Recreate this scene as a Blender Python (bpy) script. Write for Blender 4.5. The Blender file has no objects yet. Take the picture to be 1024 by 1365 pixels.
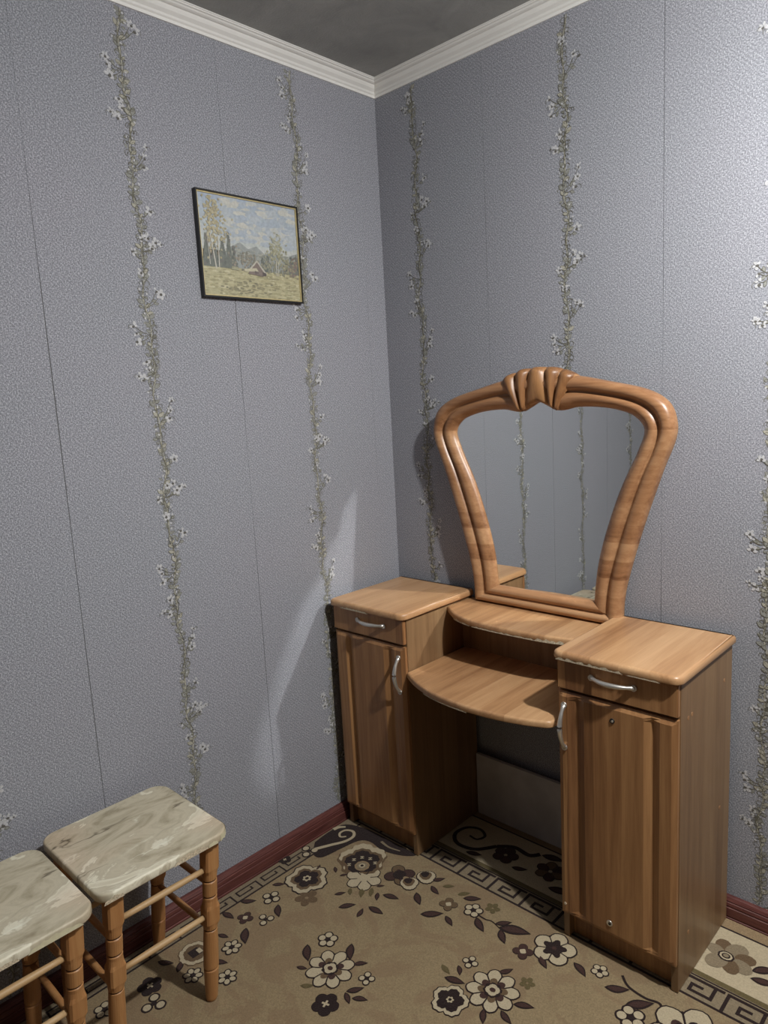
import bpy, bmesh, math, random
from mathutils import Vector, Matrix, noise as mnoise
R = random.Random(7)
SC = bpy.context.scene
COL = SC.collection

# ------------------------------------------------------------------ camera
cam_d = bpy.data.cameras.new('camera')
cam_d.sensor_fit = 'HORIZONTAL'; cam_d.sensor_width = 36.0
cam_d.lens = 954.914 / 1024 * 36.0
cam_d.clip_start = 0.02
cam = bpy.data.objects.new('camera', cam_d); COL.objects.link(cam)
yaw, pitch, roll = 0.7711, -0.1557, -0.0545
right = Vector((math.cos(yaw), math.sin(yaw), 0))
fwd = Vector((-math.sin(yaw)*math.cos(pitch), math.cos(yaw)*math.cos(pitch), math.sin(pitch)))
up = right.cross(fwd)
r2 = right*math.cos(roll) + up*math.sin(roll)
u2 = up*math.cos(roll) - right*math.sin(roll)
M = Matrix((r2, u2, -fwd)).transposed().to_4x4()
M.translation = Vector((1.7183, -1.829, 1.4122))
cam.matrix_world = M
SC.camera = cam

# ------------------------------------------------------------------ world, lamp light, exposure
w = bpy.data.worlds.new('world'); SC.world = w; w.use_nodes = True
w.node_tree.nodes['Background'].inputs[0].default_value = (0.5, 0.55, 0.65, 1)
w.node_tree.nodes['Background'].inputs[1].default_value = 0.0
LAMP = Vector((1.84, -0.70, 2.25))
LAMP_POWER = 104.0
ld = bpy.data.lights.new('bulb_light', 'POINT'); ld.energy = LAMP_POWER; ld.color = (1.0, 0.985, 0.96)
ld.shadow_soft_size = 0.035
# the bulb hangs socket-up: strongest downwards, weaker sideways and up past its collar
ld.use_nodes = True
_nt = ld.node_tree; _em = _nt.nodes['Emission']
_tc = _nt.nodes.new('ShaderNodeTexCoord'); _sx = _nt.nodes.new('ShaderNodeSeparateXYZ'); _mr = _nt.nodes.new('ShaderNodeMapRange')
_nt.links.new(_tc.outputs['Normal'], _sx.inputs[0]); _nt.links.new(_sx.outputs['Z'], _mr.inputs['Value'])
_mr.interpolation_type = 'SMOOTHSTEP'
_mr.inputs['From Min'].default_value = -0.75; _mr.inputs['From Max'].default_value = 0.15
_mr.inputs['To Min'].default_value = 1.0; _mr.inputs['To Max'].default_value = 0.46
_nt.links.new(_mr.outputs[0], _em.inputs['Strength'])
lo = bpy.data.objects.new('bulb_light', ld); lo.location = LAMP; COL.objects.link(lo)
SC.view_settings.view_transform = 'Standard'; SC.view_settings.look = 'None'
SC.view_settings.gamma = 1.0; SC.view_settings.use_curve_mapping = False
SC.view_settings.exposure = 0.36
SC.cycles.max_bounces = 10; SC.cycles.diffuse_bounces = 6; SC.cycles.glossy_bounces = 5
SC.cycles.caustics_reflective = True
SC.cycles.blur_glossy = 0.0
SC.cycles.sample_clamp_indirect = 0.0
SC.cycles.use_denoising = True
try:
    SC.cycles.use_guiding = True
    SC.cycles.use_surface_guiding = True
    SC.cycles.surface_guiding_probability = 0.5
except Exception:
    pass

# ------------------------------------------------------------------ material helpers
def new_mat(name, rough=0.6, spec=0.5, metal=0.0, color=(0.5, 0.5, 0.5)):
    m = bpy.data.materials.new(name); m.use_nodes = True
    nt = m.node_tree; b = nt.nodes['Principled BSDF']
    b.inputs['Base Color'].default_value = (*color, 1)
    b.inputs['Roughness'].default_value = rough
    b.inputs['Specular IOR Level'].default_value = spec
    b.inputs['Metallic'].default_value = metal
    return m, nt, b
def N(nt, t, **kw):
    n = nt.nodes.new(t)
    for k, v in kw.items():
        if k.startswith('i_'):
            n.inputs[k[2:].replace('_', ' ')].default_value = v
        else: setattr(n, k, v)
    return n
def ramp(nt, src, stops):
    r = nt.nodes.new('ShaderNodeValToRGB'); e = r.color_ramp.elements
    while len(e) < len(stops): e.new(0.5)
    for i, (p, c) in enumerate(stops):
        e[i].position = p; e[i].color = (*c, 1) if len(c) == 3 else c
    nt.links.new(src, r.inputs[0]); return r
def mixc(nt, a, b, fac, mode='MIX'):
    m = nt.nodes.new('ShaderNodeMix'); m.data_type = 'RGBA'; m.blend_type = mode
    L = nt.links.new
    if hasattr(fac, 'links'): L(fac, m.inputs[0])
    else: m.inputs[0].default_value = fac
    for s, i in ((a, 6), (b, 7)):
        if hasattr(s, 'links'): L(s, m.inputs[i])
        else: m.inputs[i].default_value = (*s, 1)
    return m.outputs[2]
def coords(nt, scale=(1, 1, 1), kind='Object'):
    t = nt.nodes.new('ShaderNodeTexCoord'); mp = nt.nodes.new('ShaderNodeMapping')
    mp.inputs['Scale'].default_value = scale
    nt.links.new(t.outputs[kind], mp.inputs[0]); return mp.outputs[0]
def noise(nt, vec, scale, detail=3, rough=0.55, dist=0.0):
    n = nt.nodes.new('ShaderNodeTexNoise'); nt.links.new(vec, n.inputs['Vector'])
    n.inputs['Scale'].default_value = scale; n.inputs['Detail'].default_value = detail
    n.inputs['Roughness'].default_value = rough; n.inputs['Distortion'].default_value = dist
    return n
def bump(nt, b, h, strength, dist):
    bp = nt.nodes.new('ShaderNodeBump'); bp.inputs['Strength'].default_value = strength
    bp.inputs['Distance'].default_value = dist
    nt.links.new(h, bp.inputs['Height']); nt.links.new(bp.outputs[0], b.inputs['Normal'])

def plain(name, color, rough=0.7, spec=0.3, metal=0.0, var=0.12, scale=60, bmp=0.0):
    m, nt, b = new_mat(name, rough, spec, metal, color)
    v = coords(nt); n = noise(nt, v, scale, 3)
    lo_ = tuple(c*(1-var) for c in color); hi = tuple(min(1, c*(1+var)) for c in color)
    r = ramp(nt, n.outputs['Fac'], [(0.3, lo_), (0.7, hi)])
    nt.links.new(r.outputs[0], b.inputs['Base Color'])
    if bmp: bump(nt, b, n.outputs['Fac'], 0.6, bmp)
    return m

def wood(name, grain='Z', dark=(0.26, 0.115, 0.045), mid=(0.42, 0.205, 0.085), light=(0.56, 0.31, 0.145), strip=0.07, rough=0.38, cross='X'):
    """veneer film: strips across the grain, fine stretched fibres and soft cathedral figure"""
    m, nt, b = new_mat(name, rough, 0.45)
    L = nt.links.new
    t = nt.nodes.new('ShaderNodeTexCoord')
    sep = nt.nodes.new('ShaderNodeSeparateXYZ'); L(t.outputs['Object'], sep.inputs[0])
    # strips
    warp = noise(nt, t.outputs['Object'], 3.0, 2)
    add = N(nt, 'ShaderNodeMath', operation='MULTIPLY_ADD'); L(warp.outputs['Fac'], add.inputs[0]); add.inputs[1].default_value = 0.02
    L(sep.outputs[cross], add.inputs[2])
    dv = N(nt, 'ShaderNodeMath', operation='DIVIDE'); L(add.outputs[0], dv.inputs[0]); dv.inputs[1].default_value = strip
    fl = N(nt, 'ShaderNodeMath', operation='FLOOR'); L(dv.outputs[0], fl.inputs[0])
    wn = N(nt, 'ShaderNodeTexWhiteNoise', noise_dimensions='1D'); L(fl.outputs[0], wn.inputs['W'])
    s = {'X': (3, 75, 75), 'Y': (75, 3, 75), 'Z': (75, 75, 3)}[grain]
    mp = nt.nodes.new('ShaderNodeMapping'); mp.inputs['Scale'].default_value = s; L(t.outputs['Object'], mp.inputs[0])
    fib = noise(nt, mp.outputs[0], 1.6, 6, 0.65, 0.3)
    s2 = tuple(k/75*14 if k == 75 else 1.0 for k in s)
    mp2 = nt.nodes.new('ShaderNodeMapping'); mp2.inputs['Scale'].default_value = s2; L(t.outputs['Object'], mp2.inputs[0])
    fig = noise(nt, mp2.outputs[0], 1.5, 4, 0.6, 1.2)
    mx = N(nt, 'ShaderNodeMath', operation='MULTIPLY_ADD'); L(fib.outputs['Fac'], mx.inputs[0]); mx.inputs[1].default_value = 0.32
    m2 = N(nt, 'ShaderNodeMath', operation='MULTIPLY_ADD'); L(fig.outputs['Fac'], m2.inputs[0]); m2.inputs[1].default_value = 0.52
    m3 = N(nt, 'ShaderNodeMath', operation='MULTIPLY_ADD'); L(wn.outputs['Value'], m3.inputs[0]); m3.inputs[1].default_value = 0.22; m3.inputs[2].default_value = -0.02
    L(m3.outputs[0], m2.inputs[2]); L(m2.outputs[0], mx.inputs[2])
    r = ramp(nt, mx.outputs[0], [(0.28, dark), (0.47, mid), (0.68, light)])
    L(r.outputs[0], b.inputs['Base Color'])
    bump(nt, b, fib.outputs['Fac'], 0.15, 0.0006)
    return m

def wallpaper():
    m, nt, b = new_mat('woven_wallpaper', 0.75, 0.18)
    L = nt.links.new
    v = coords(nt)
    # twill weave: diagonal threads broken by noise
    n1 = noise(nt, v, 330, 2, 0.6)
    n2 = noise(nt, v, 900, 2, 0.6)
    n3 = noise(nt, v, 2.2, 3, 0.5)
    vs = coords(nt, (1, 1, 1))
    wv = N(nt, 'ShaderNodeTexWave', wave_type='BANDS', bands_direction='DIAGONAL'); L(vs, wv.inputs['Vector'])
    wv.inputs['Scale'].default_value = 60; wv.inputs['Distortion'].default_value = 4.0; wv.inputs['Detail'].default_value = 2; wv.inputs['Detail Scale'].default_value = 4
    a = N(nt, 'ShaderNodeMath', operation='MULTIPLY_ADD'); L(n2.outputs['Fac'], a.inputs[0]); a.inputs[1].default_value = 0.45; L(n1.outputs['Fac'], a.inputs[2])
    a2 = N(nt, 'ShaderNodeMath', operation='MULTIPLY_ADD'); L(wv.outputs['Fac'], a2.inputs[0]); a2.inputs[1].default_value = 0.06; L(a.outputs[0], a2.inputs[2])
    r = ramp(nt, a2.outputs[0], [(0.50, (0.142, 0.146, 0.166)), (0.74, (0.265, 0.272, 0.304)), (0.96, (0.53, 0.54, 0.59))])
    c = mixc(nt, r.outputs[0], (0.36, 0.36, 0.40), 0.0)
    tint = ramp(nt, n3.outputs['Fac'], [(0.3, (0.96, 0.98, 0.98)), (0.7, (1.0, 0.99, 1.0))])
    c2 = mixc(nt, r.outputs[0], tint.outputs[0], 1.0, 'MULTIPLY')
    L(c2, b.inputs['Base Color'])
    bump(nt, b, a2.outputs[0], 0.5, 0.0005)
    return m

MAT = {}
MAT['wallpaper'] = wallpaper()
MAT['wall_core'] = plain('dark_wall_core', (0.13, 0.13, 0.13), 0.9)
MAT['far_wall'] = plain('brown_grey_far_wall', (0.13, 0.12, 0.12), 0.8)
MAT['wood_z'] = wood('alder_film_upright_shaded', 'Z', cross='X', dark=(0.14, 0.058, 0.024), mid=(0.28, 0.135, 0.055), light=(0.44, 0.235, 0.100))  # same film as the tops, darker: grazing-light shade on fronts put into the colour
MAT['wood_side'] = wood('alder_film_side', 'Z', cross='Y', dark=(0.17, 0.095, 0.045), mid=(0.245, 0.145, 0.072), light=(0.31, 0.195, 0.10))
MAT['wood_y'] = wood('alder_film_top_lit', 'Y', cross='X', dark=(0.28, 0.140, 0.065), mid=(0.44, 0.245, 0.118), light=(0.57, 0.35, 0.185), rough=0.33)  # lit copy of the film: light falling on the tops put into the colour
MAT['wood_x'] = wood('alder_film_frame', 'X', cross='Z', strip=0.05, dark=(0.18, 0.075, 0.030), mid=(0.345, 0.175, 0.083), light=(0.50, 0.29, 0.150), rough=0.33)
MAT['leg_wood'] = wood('varnished_leg_wood', 'Z', cross='X', strip=0.5, dark=(0.27, 0.12, 0.045), mid=(0.40, 0.19, 0.07), light=(0.50, 0.27, 0.11), rough=0.45)
MAT['rung_wood'] = wood('pale_rung_wood', 'Y', cross='X', strip=0.5, dark=(0.36, 0.22, 0.10), mid=(0.48, 0.31, 0.15), light=(0.58, 0.40, 0.21), rough=0.5)
MAT['dark_gap'] = plain('dark_ring', (0.06, 0.03, 0.015), 0.8)
MAT['chip'] = plain('raw_chipboard_edge', (0.55, 0.47, 0.34), 0.9, var=0.4, scale=300)
MAT['chrome'] = new_mat('satin_chrome', 0.38, 0.5, 0.85, (0.66, 0.64, 0.60))[0]
MAT['white'] = plain('white_moulding', (0.80, 0.80, 0.77), 0.55, 0.4, var=0.03, scale=8)
MAT['black'] = plain('black_lacquer', (0.012, 0.012, 0.012), 0.35, 0.5)
MAT['gold'] = plain('gold_lip', (0.60, 0.50, 0.26), 0.35, 0.5, 0.4)
MAT['grey_board'] = plain('grey_board', (0.50, 0.48, 0.47), 0.6, var=0.15, scale=9)
MAT['floor'] = wood('brown_floor_board', 'Y', cross='X', strip=0.12, dark=(0.12, 0.05, 0.03), mid=(0.17, 0.08, 0.045), light=(0.22, 0.11, 0.06))

def ceiling_mat():
    m, nt, b = new_mat('grey_ceiling_paper', 0.7, 0.3)
    v = coords(nt); n = noise(nt, v, 7, 5, 0.62, 0.8); n2 = noise(nt, v, 160, 3)
    r = ramp(nt, n.outputs['Fac'], [(0.3, (0.30, 0.31, 0.305)), (0.7, (0.41, 0.42, 0.41))])
    nt.links.new(r.outputs[0], b.inputs['Base Color']); bump(nt, b, n2.outputs['Fac'], 0.4, 0.002)
    return m
MAT['ceiling'] = ceiling_mat()
def baseboard_mat():
    m, nt, b = new_mat('mahogany_skirting', 0.42, 0.4)
    v = coords(nt, (4, 4, 120)); n = noise(nt, v, 3, 4, 0.6)
    r = ramp(nt, n.outputs['Fac'], [(0.3, (0.075, 0.022, 0.020)), (0.7, (0.17, 0.060, 0.050))])
    nt.links.new(r.outputs[0], b.inputs['Base Color'])
    return m
MAT['base'] = baseboard_mat()
def marble_mat():
    """printed onyx film: milky slabs, warm clouding, thin brown fissures"""
    m, nt, b = new_mat('onyx_pattern_film', 0.45, 0.4)
    L = nt.links.new
    t = nt.nodes.new('ShaderNodeTexCoord'); mp = nt.nodes.new('ShaderNodeMapping')
    mp.inputs['Rotation'].default_value = (0, 0, math.radians(28)); mp.inputs['Scale'].default_value = (7.0, 3.2, 1)
    L(t.outputs['Object'], mp.inputs[0])
    n = noise(nt, mp.outputs[0], 1.7, 7, 0.62, 1.0)
    r = ramp(nt, n.outputs['Fac'], [(0.30, (0.26, 0.205, 0.135)), (0.40, (0.46, 0.39, 0.285)), (0.50, (0.60, 0.52, 0.40)), (0.57, (0.54, 0.465, 0.355)), (0.60, (0.80, 0.73, 0.60)), (0.70, (0.66, 0.58, 0.45))])
    def veins(sc, w_, lo_, hi, seed):
        mp2 = nt.nodes.new('ShaderNodeMapping'); mp2.inputs['Location'].default_value = (seed, seed*.7, 0); L(mp.outputs[0], mp2.inputs[0])
        q = noise(nt, mp2.outputs[0], sc, 5, 0.55, 0.6)
        d = N(nt, 'ShaderNodeMath', operation='SUBTRACT'); L(q.outputs['Fac'], d.inputs[0]); d.inputs[1].default_value = 0.5
        ab = N(nt, 'ShaderNodeMath', operation='ABSOLUTE'); L(d.outputs[0], ab.inputs[0])
        v = ramp(nt, ab.outputs[0], [(0.0, (1, 1, 1)), (w_, (0, 0, 0))])
        k = noise(nt, mp2.outputs[0], 1.3, 2); km = ramp(nt, k.outputs['Fac'], [(lo_, (0, 0, 0)), (hi, (0.9, 0.9, 0.9))])
        mu = N(nt, 'ShaderNodeMath', operation='MULTIPLY'); L(v.outputs[0], mu.inputs[0]); L(km.outputs[0], mu.inputs[1]); return mu.outputs[0]
    c = mixc(nt, r.outputs[0], (0.10, 0.075, 0.045), veins(0.7, 0.010, 0.42, 0.55, 3.1))
    c = mixc(nt, c, (0.88, 0.84, 0.72), veins(1.1, 0.022, 0.48, 0.6, 8.7))
    n4 = noise(nt, mp.outputs[0], 0.55, 2)
    pk = ramp(nt, n4.outputs['Fac'], [(0.45, (0.96, 1.0, 0.97)), (0.65, (1.0, 0.88, 0.80))])
    c = mixc(nt, c, pk.outputs[0], 1.0, 'MULTIPLY')
    L(c, b.inputs['Base Color'])
    return m
MAT['marble'] = marble_mat()
MAT['film_back'] = plain('torn_film_cream', (0.62, 0.58, 0.40), 0.5, var=0.1)

def carpet(name, col, var=0.22, patches=False):
    m, nt, b = new_mat(name, 0.95, 0.1, 0, col)
    v = coords(nt); n = noise(nt, v, 260, 3, 0.7)
    n2 = noise(nt, v, 18, 3)
    lo_ = tuple(c*(1-var) for c in col); hi = tuple(c*(1+var) for c in col)
    r = ramp(nt, n.outputs['Fac'], [(0.3, lo_), (0.7, hi)])
    c = r.outputs[0]
    if patches:   # tone-on-tone carved scroll areas: pinker wool
        n3 = noise(nt, v, 5.5, 4, 0.6, 1.5)
        f = ramp(nt, n3.outputs['Fac'], [(0.50, (0, 0, 0)), (0.56, (0.45, 0.45, 0.45))])
        c = mixc(nt, c, (0.225, 0.145, 0.085), f.outputs[0])
    nt.links.new(c, b.inputs['Base Color'])
    b.inputs['Sheen Weight'].default_value = 0.15
    bump(nt, b, n.outputs['Fac'], 0.7, 0.003)
    return m
RUG = {
 'field': carpet('rug_beige_field', (0.281, 0.211, 0.119), patches=True),
 'cream': carpet('rug_cream', (0.467, 0.392, 0.264), 0.15),
 'beige': carpet('rug_edge_beige', (0.281, 0.199, 0.112)),
 'grey': carpet('rug_grey_beige', (0.234, 0.185, 0.119)),
 'dark': carpet('rug_dark_brown', (0.023, 0.013, 0.012)),
 'plum': carpet('rug_plum_brown', (0.056, 0.028, 0.023)),
 'brown': carpet('rug_mid_brown', (0.132, 0.085, 0.046)),
 'olive': carpet('rug_olive', (0.125, 0.096, 0.043)),
}
RK = list(RUG); RMATS = [RUG[k] for k in RK]; RI = {k: i for i, k in enumerate(RK)}

# ------------------------------------------------------------------ object helpers
def link(name, me, mats, parent=None):
    o = bpy.data.objects.new(name, me); COL.objects.link(o)
    for m in mats: me.materials.append(m)
    if parent is not None: o.parent = parent
    return o
def tag(o, label=None, cat=None, group=None, kind=None):
    if label: o['label'] = label
    if cat: o['category'] = cat
    if group: o['group'] = group
    if kind: o['kind'] = kind
    return o
def empty(name, loc, label, cat, group=None):
    o = bpy.data.objects.new(name, None); o.location = loc; o.empty_display_size = 0.05
    COL.objects.link(o); tag(o, label, cat, group); return o

class MB:
    def __init__(s): s.v = []; s.f = []; s.m = []; s.sm = []
    def face(s, pts, mi=0, smooth=False):
        n = len(s.v); s.v += [tuple(p) for p in pts]; s.f.append(tuple(range(n, n+len(pts)))); s.m.append(mi); s.sm.append(smooth)
    def grid(s, rows, mi=0, smooth=True, cu=False, cv=False):
        n = len(s.v); nr = len(rows); nc = len(rows[0])
        for r in rows: s.v += [tuple(p) for p in r]
        for i in range(nr if cv else nr-1):
            for j in range(nc if cu else nc-1):
                a = n+i*nc+j; b_ = n+i*nc+(j+1) % nc; c = n+((i+1) % nr)*nc+(j+1) % nc; d = n+((i+1) % nr)*nc+j
                s.f.append((a, b_, c, d)); s.m.append(mi); s.sm.append(smooth)
    def box(s, lo, hi, mi=0):
        x0, y0, z0 = lo; x1, y1, z1 = hi
        n = len(s.v)
        s.v += [(x0, y0, z0), (x1, y0, z0), (x1, y1, z0), (x0, y1, z0), (x0, y0, z1), (x1, y0, z1), (x1, y1, z1), (x0, y1, z1)]
        for f in ((0, 3, 2, 1), (4, 5, 6, 7), (0, 1, 5, 4), (1, 2, 6, 5), (2, 3, 7, 6), (3, 0, 4, 7)):
            s.f.append(tuple(n+i for i in f)); s.m.append(mi); s.sm.append(False)
    def tube(s, pts, rad, seg=10, mi=0, flat=1.0):
        rows = []; P = [Vector(p) for p in pts]
        for i, p in enumerate(P):
            t = (P[min(i+1, len(P)-1)] - P[max(i-1, 0)]).normalized()
            a = t.cross(Vector((0, 0, 1)))
            if a.length < 0.1: a = t.cross(Vector((0, 1, 0)))
            a.normalize(); b = t.cross(a)
            r = rad[i] if isinstance(rad, (list, tuple)) else rad
            rows.append([p + a*math.cos(2*math.pi*k/seg)*r*flat + b*math.sin(2*math.pi*k/seg)*r for k in range(seg)])
        s.grid(rows, mi, True, cu=True)
        s.face(list(reversed(rows[0])), mi); s.face(rows[-1], mi)
    def build(s, name, mats, parent=None, bevel=0.0, seg=2, recalc=True):
        me = bpy.data.meshes.new(name)
        me.from_pydata(s.v, [], s.f)
        me.polygons.foreach_set('material_index', s.m); me.polygons.foreach_set('use_smooth', s.sm)
        if recalc or bevel:
            bm = bmesh.new(); bm.from_mesh(me)
            bmesh.ops.remove_doubles(bm, verts=bm.verts, dist=1e-6)
            if recalc: bmesh.ops.recalc_face_normals(bm, faces=bm.faces)
            if bevel:
                bmesh.ops.bevel(bm, geom=list(bm.edges), offset=bevel, segments=seg, affect='EDGES', clamp_overlap=True)
            bm.to_mesh(me); bm.free()
        me.update()
        return link(name, me, mats if isinstance(mats, (list, tuple)) else [mats], parent)

def shift(o, d):      # move a part's mesh into its thing's frame
    o.data.transform(Matrix.Translation(-Vector(d)))
    return o
def catmull(P, n):
    out = []
    for i in range(len(P)-1):
        p0 = P[max(i-1, 0)]; p1 = P[i]; p2 = P[i+1]; p3 = P[min(i+2, len(P)-1)]
        for k in range(n):
            t = k/n
            out.append(tuple(0.5*((2*b) + (-a+c)*t + (2*a-5*b+4*c-d)*t*t + (-a+3*b-3*c+d)*t**3) for a, b, c, d in zip(p0, p1, p2, p3)))
    out.append(tuple(P[-1])); return out
def round_rect(x0, y0, x1, y1, rr, n=6):
    """counter-clockwise; rr = radii of corners (x0y0, x1y0, x1y1, x0y1)"""
    pts = []
    for (cx, cy, a0, r) in ((x0, y0, 180, rr[0]), (x1, y0, 270, rr[1]), (x1, y1, 0, rr[2]), (x0, y1, 90, rr[3])):
        sx = 1 if cx == x0 else -1; sy = 1 if cy == y0 else -1
        if r < 1e-5: pts.append((cx, cy)); continue
        for k in range(n+1):
            a = math.radians(a0 + 90*k/n); pts.append((cx+sx*r+math.cos(a)*r, cy+sy*r+math.sin(a)*r))
    return pts
def inset(pts, d):
    out = []; n = len(pts)
    for i in range(n):
        a = Vector(pts[i-1]); b = Vector(pts[i]); c = Vector(pts[(i+1) % n])
        e1 = (b-a).normalized(); e2 = (c-b).normalized()
        n1 = Vector((-e1.y, e1.x)); n2 = Vector((-e2.y, e2.x)); m = n1+n2
        if m.length < 1e-6: m = n1
        m.normalize(); k = d/max(0.4, m.dot(n1)); out.append(tuple(b+m*k))
    return out
def slab(mb, outline, z0, z1, r=0.008, rb=0.003, mi=0, wobble=0.0):
    rings = []
    for k in range(3):
        a = math.pi/2*k/2; rings.append((rb*(1-math.sin(a)), z0+rb*(1-math.cos(a))))
    for k in range(5):
        a = math.pi/2*k/4; rings.append((r*(1-math.cos(a)), z1-r+r*math.sin(a)))
    rows = []
    for d, z in rings:
        rows.append([(x, y, z) for x, y in inset(outline, d)])
    mb.grid(rows, mi, True, cu=True)
    mb.face(rows[-1], mi); mb.face(list(reversed(rows[0])), mi)

H = 2.42; RX = 4.2; RY = -4.6
# ------------------------------------------------------------------ room shell
mb = MB(); mb.box((-0.12, RY-0.12, -0.10), (RX+0.12, 0.12, 0.0)); tag(mb.build('floor', MAT['floor']), kind='structure')
mb = MB(); mb.box((-0.12, RY-0.12, H), (RX+0.12, 0.12, H+0.1)); tag(mb.build('ceiling', MAT['ceiling']), kind='structure')
mb = MB(); mb.box((-0.12, RY, 0.0), (-0.0012, 0.0, H)); wall_left = tag(mb.build('wall_left', MAT['wall_core']), kind='structure')
mb = MB(); mb.box((-0.12, 0.0012, 0.0), (RX+0.12, 0.12, H)); wall_back = tag(mb.build('wall_back', MAT['wall_core']), kind='structure')
mb = MB(); mb.box((RX, RY, 0.0), (RX+0.12, 0.0012, H)); tag(mb.build('wall_right', MAT['far_wall']), kind='structure')
mb = MB(); mb.box((-0.12, RY-0.12, 0.0), (RX+0.12, RY, H)); tag(mb.build('wall_front', MAT['far_wall']), kind='structure')

# wallpaper strips: separate lengths of paper with open seams
def jag(seed, z, amp):
    return amp*mnoise.noise(Vector((seed*7.3, z*2.2, 0.0)))
def strip(wall, a0, a1, side, g0, g1, seed):
    """side 'L' : runs along y on x=0; 'B': runs along x on y=0"""
    mb = MB(); nz = 48; rows = []
    for i in range(nz+1):
        z = H*i/nz
        kz = (0.35 if z > 1.72 else 1.0) if seed in (12, 13) else 1.0
        lo_ = a0 + kz*max(0.0, g0*(0.65+1.0*mnoise.noise(Vector((seed*3.1, z*1.7, 0)))))
        hi = a1 - kz*max(0.0, g1*(0.65+1.0*mnoise.noise(Vector(((seed+1)*3.1, z*1.7, 5)))))
        c = []
        for a, t in ((lo_, 0.0), (lo_, 1.0), (hi, 1.0), (hi, 0.0)):
            d = 0.0011*t
            c.append((-0.0011+d, a, z) if side == 'L' else (a, 0.0011-d, z))
        rows.append(c)
    mb.grid(rows, 0, False)
    return mb.build('wallpaper_strip', MAT['wallpaper'], wall)
VMATS = [plain('vine_olive_line', (0.135, 0.130, 0.100), 0.8), plain('vine_pale_stem', (0.39, 0.38, 0.32), 0.7),
         plain('vine_white_petal', (0.50, 0.505, 0.52), 0.6, var=.3, scale=500), plain('vine_sage_leaf', (0.270, 0.275, 0.255), 0.8, var=.25, scale=300),
         plain('vine_dark_eye', (0.12, 0.115, 0.105), 0.8)]
def vine(parent, c0, side, z0, seed, zlo=0.07, zhi=2.37):
    """c0 = place along the wall; z0 = height of one left-hand spray. One printed length, repeat 0.622 m"""
    rr = random.Random(seed); mb = MB(); U = 0.00195; PER = 0.622
    lay = [0.00025]
    def P(s, z, t=0.0):
        d = lay[0]+t
        return (d, c0+s, z) if side == 'L' else (c0+s, -d, z)
    def bumpz(): lay[0] = 0.00025+((lay[0]-0.00025+1.3e-6) % 0.0008)
    def ribbon(pts, wd, mi, t=0.0):
        bumpz()
        pts = [Vector(p) for p in pts]; L_ = []; R_ = []
        n = len(pts)
        for i, p in enumerate(pts):
            tt = pts[min(i+1, n-1)]-pts[max(i-1, 0)]
            if tt.length < 1e-9: tt = Vector((0, 1))
            tt.normalize(); nn = Vector((-tt.y, tt.x)); w_ = wd*(0.45+0.55*math.sin(math.pi*(i+0.5)/n))*0.5
            L_.append(P(*(p+nn*w_), t)); R_.append(P(*(p-nn*w_), t))
        for i in range(n-1): mb.face((L_[i], R_[i], R_[i+1], L_[i+1]), mi)
    def blob(s, z, r, mi, asp=1.0, ang=0.0, t=0.0, n=7):
        bumpz()
        pts = []
        for k in range(n):
            a = 2*math.pi*k/n; x = math.cos(a)*r*rr.uniform(.8, 1.15); y = math.sin(a)*r*asp
            pts.append(P(s+x*math.cos(ang)-y*math.sin(ang), z+x*math.sin(ang)+y*math.cos(ang), t))
        mb.face(pts, mi)
    def curl(s, z, r, sgn, turn=1.4, wd=0.0013, mi=0):
        a0 = rr.uniform(-0.6, 0.6); pts = []
        for k in range(9):
            u = k/8; a = a0+u*math.pi*turn; q = r*(1-0.45*u)
            pts.append((s+sgn*(r-math.cos(a)*q), z+math.sin(a)*q))
        ribbon(pts, wd, mi, 0.0001)
    def leaf(s, z, ang, ln, mi=3, out=True):
        bumpz()
        d = Vector((math.cos(ang), math.sin(ang))); nn = Vector((-d.y, d.x)); A = []; B = []
        for k in range(6):
            u = k/5; w_ = math.sin(math.pi*u)*ln*0.26
            A.append(Vector((s, z))+d*ln*u+nn*w_); B.append(Vector((s, z))+d*ln*u-nn*w_)
        mb.face([P(*p, 0.00005) for p in A]+[P(*p, 0.00005) for p in reversed(B[1:-1])], mi)
        if out: ribbon(A, 0.0011, 0, 0.00015); ribbon(B, 0.0009, 0, 0.00015)
    def flower(s, z, r):
        n = 5; a0 = rr.uniform(0, 6)
        for k in range(n):
            if rr.random() < 0.25: continue
            a = a0+2*math.pi*k/n; blob(s+math.cos(a)*r*0.62, z+math.sin(a)*r*0.62, r*rr.uniform(.36, .56), 2, rr.uniform(.55, .9), a+rr.uniform(-.5, .5), 0.0003+0.00002*k)
        blob(s+rr.uniform(-.3, .3)*r, z-rr.uniform(0, .5)*r, r*0.36, 4, 0.8, 0, 0.0005); curl(s, z-r*.5, r*.8, rr.choice((-1, 1)), 1.2, .0011, 0)
    wx = lambda z: 0.005*math.sin(z*23+seed)+0.0035*math.sin(z*51+seed*2)
    # stem strands
    zz = [zlo+(zhi-zlo)*i/420 for i in range(421)]
    k = 0
    while k < 420:
        ln = rr.randint(8, 22); seg = zz[k:k+ln]
        if len(seg) > 2: ribbon([(wx(z)+rr.uniform(-.0004, .0004), z) for z in seg], 0.0042, 1)
        k += ln-2
    for j in range(3):
        ph = rr.uniform(0, 6); k = 0
        while k < 420:
            ln = rr.randint(10, 34); seg = zz[k:k+ln]
            if len(seg) > 2: ribbon([(wx(z)+0.0045*math.sin(z*70+ph+j*2), z) for z in seg], 0.0014, 0, 0.0002)
            k += ln+rr.randint(0, 5)
    # dense little leaves and curls
    z = zlo+0.01
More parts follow.
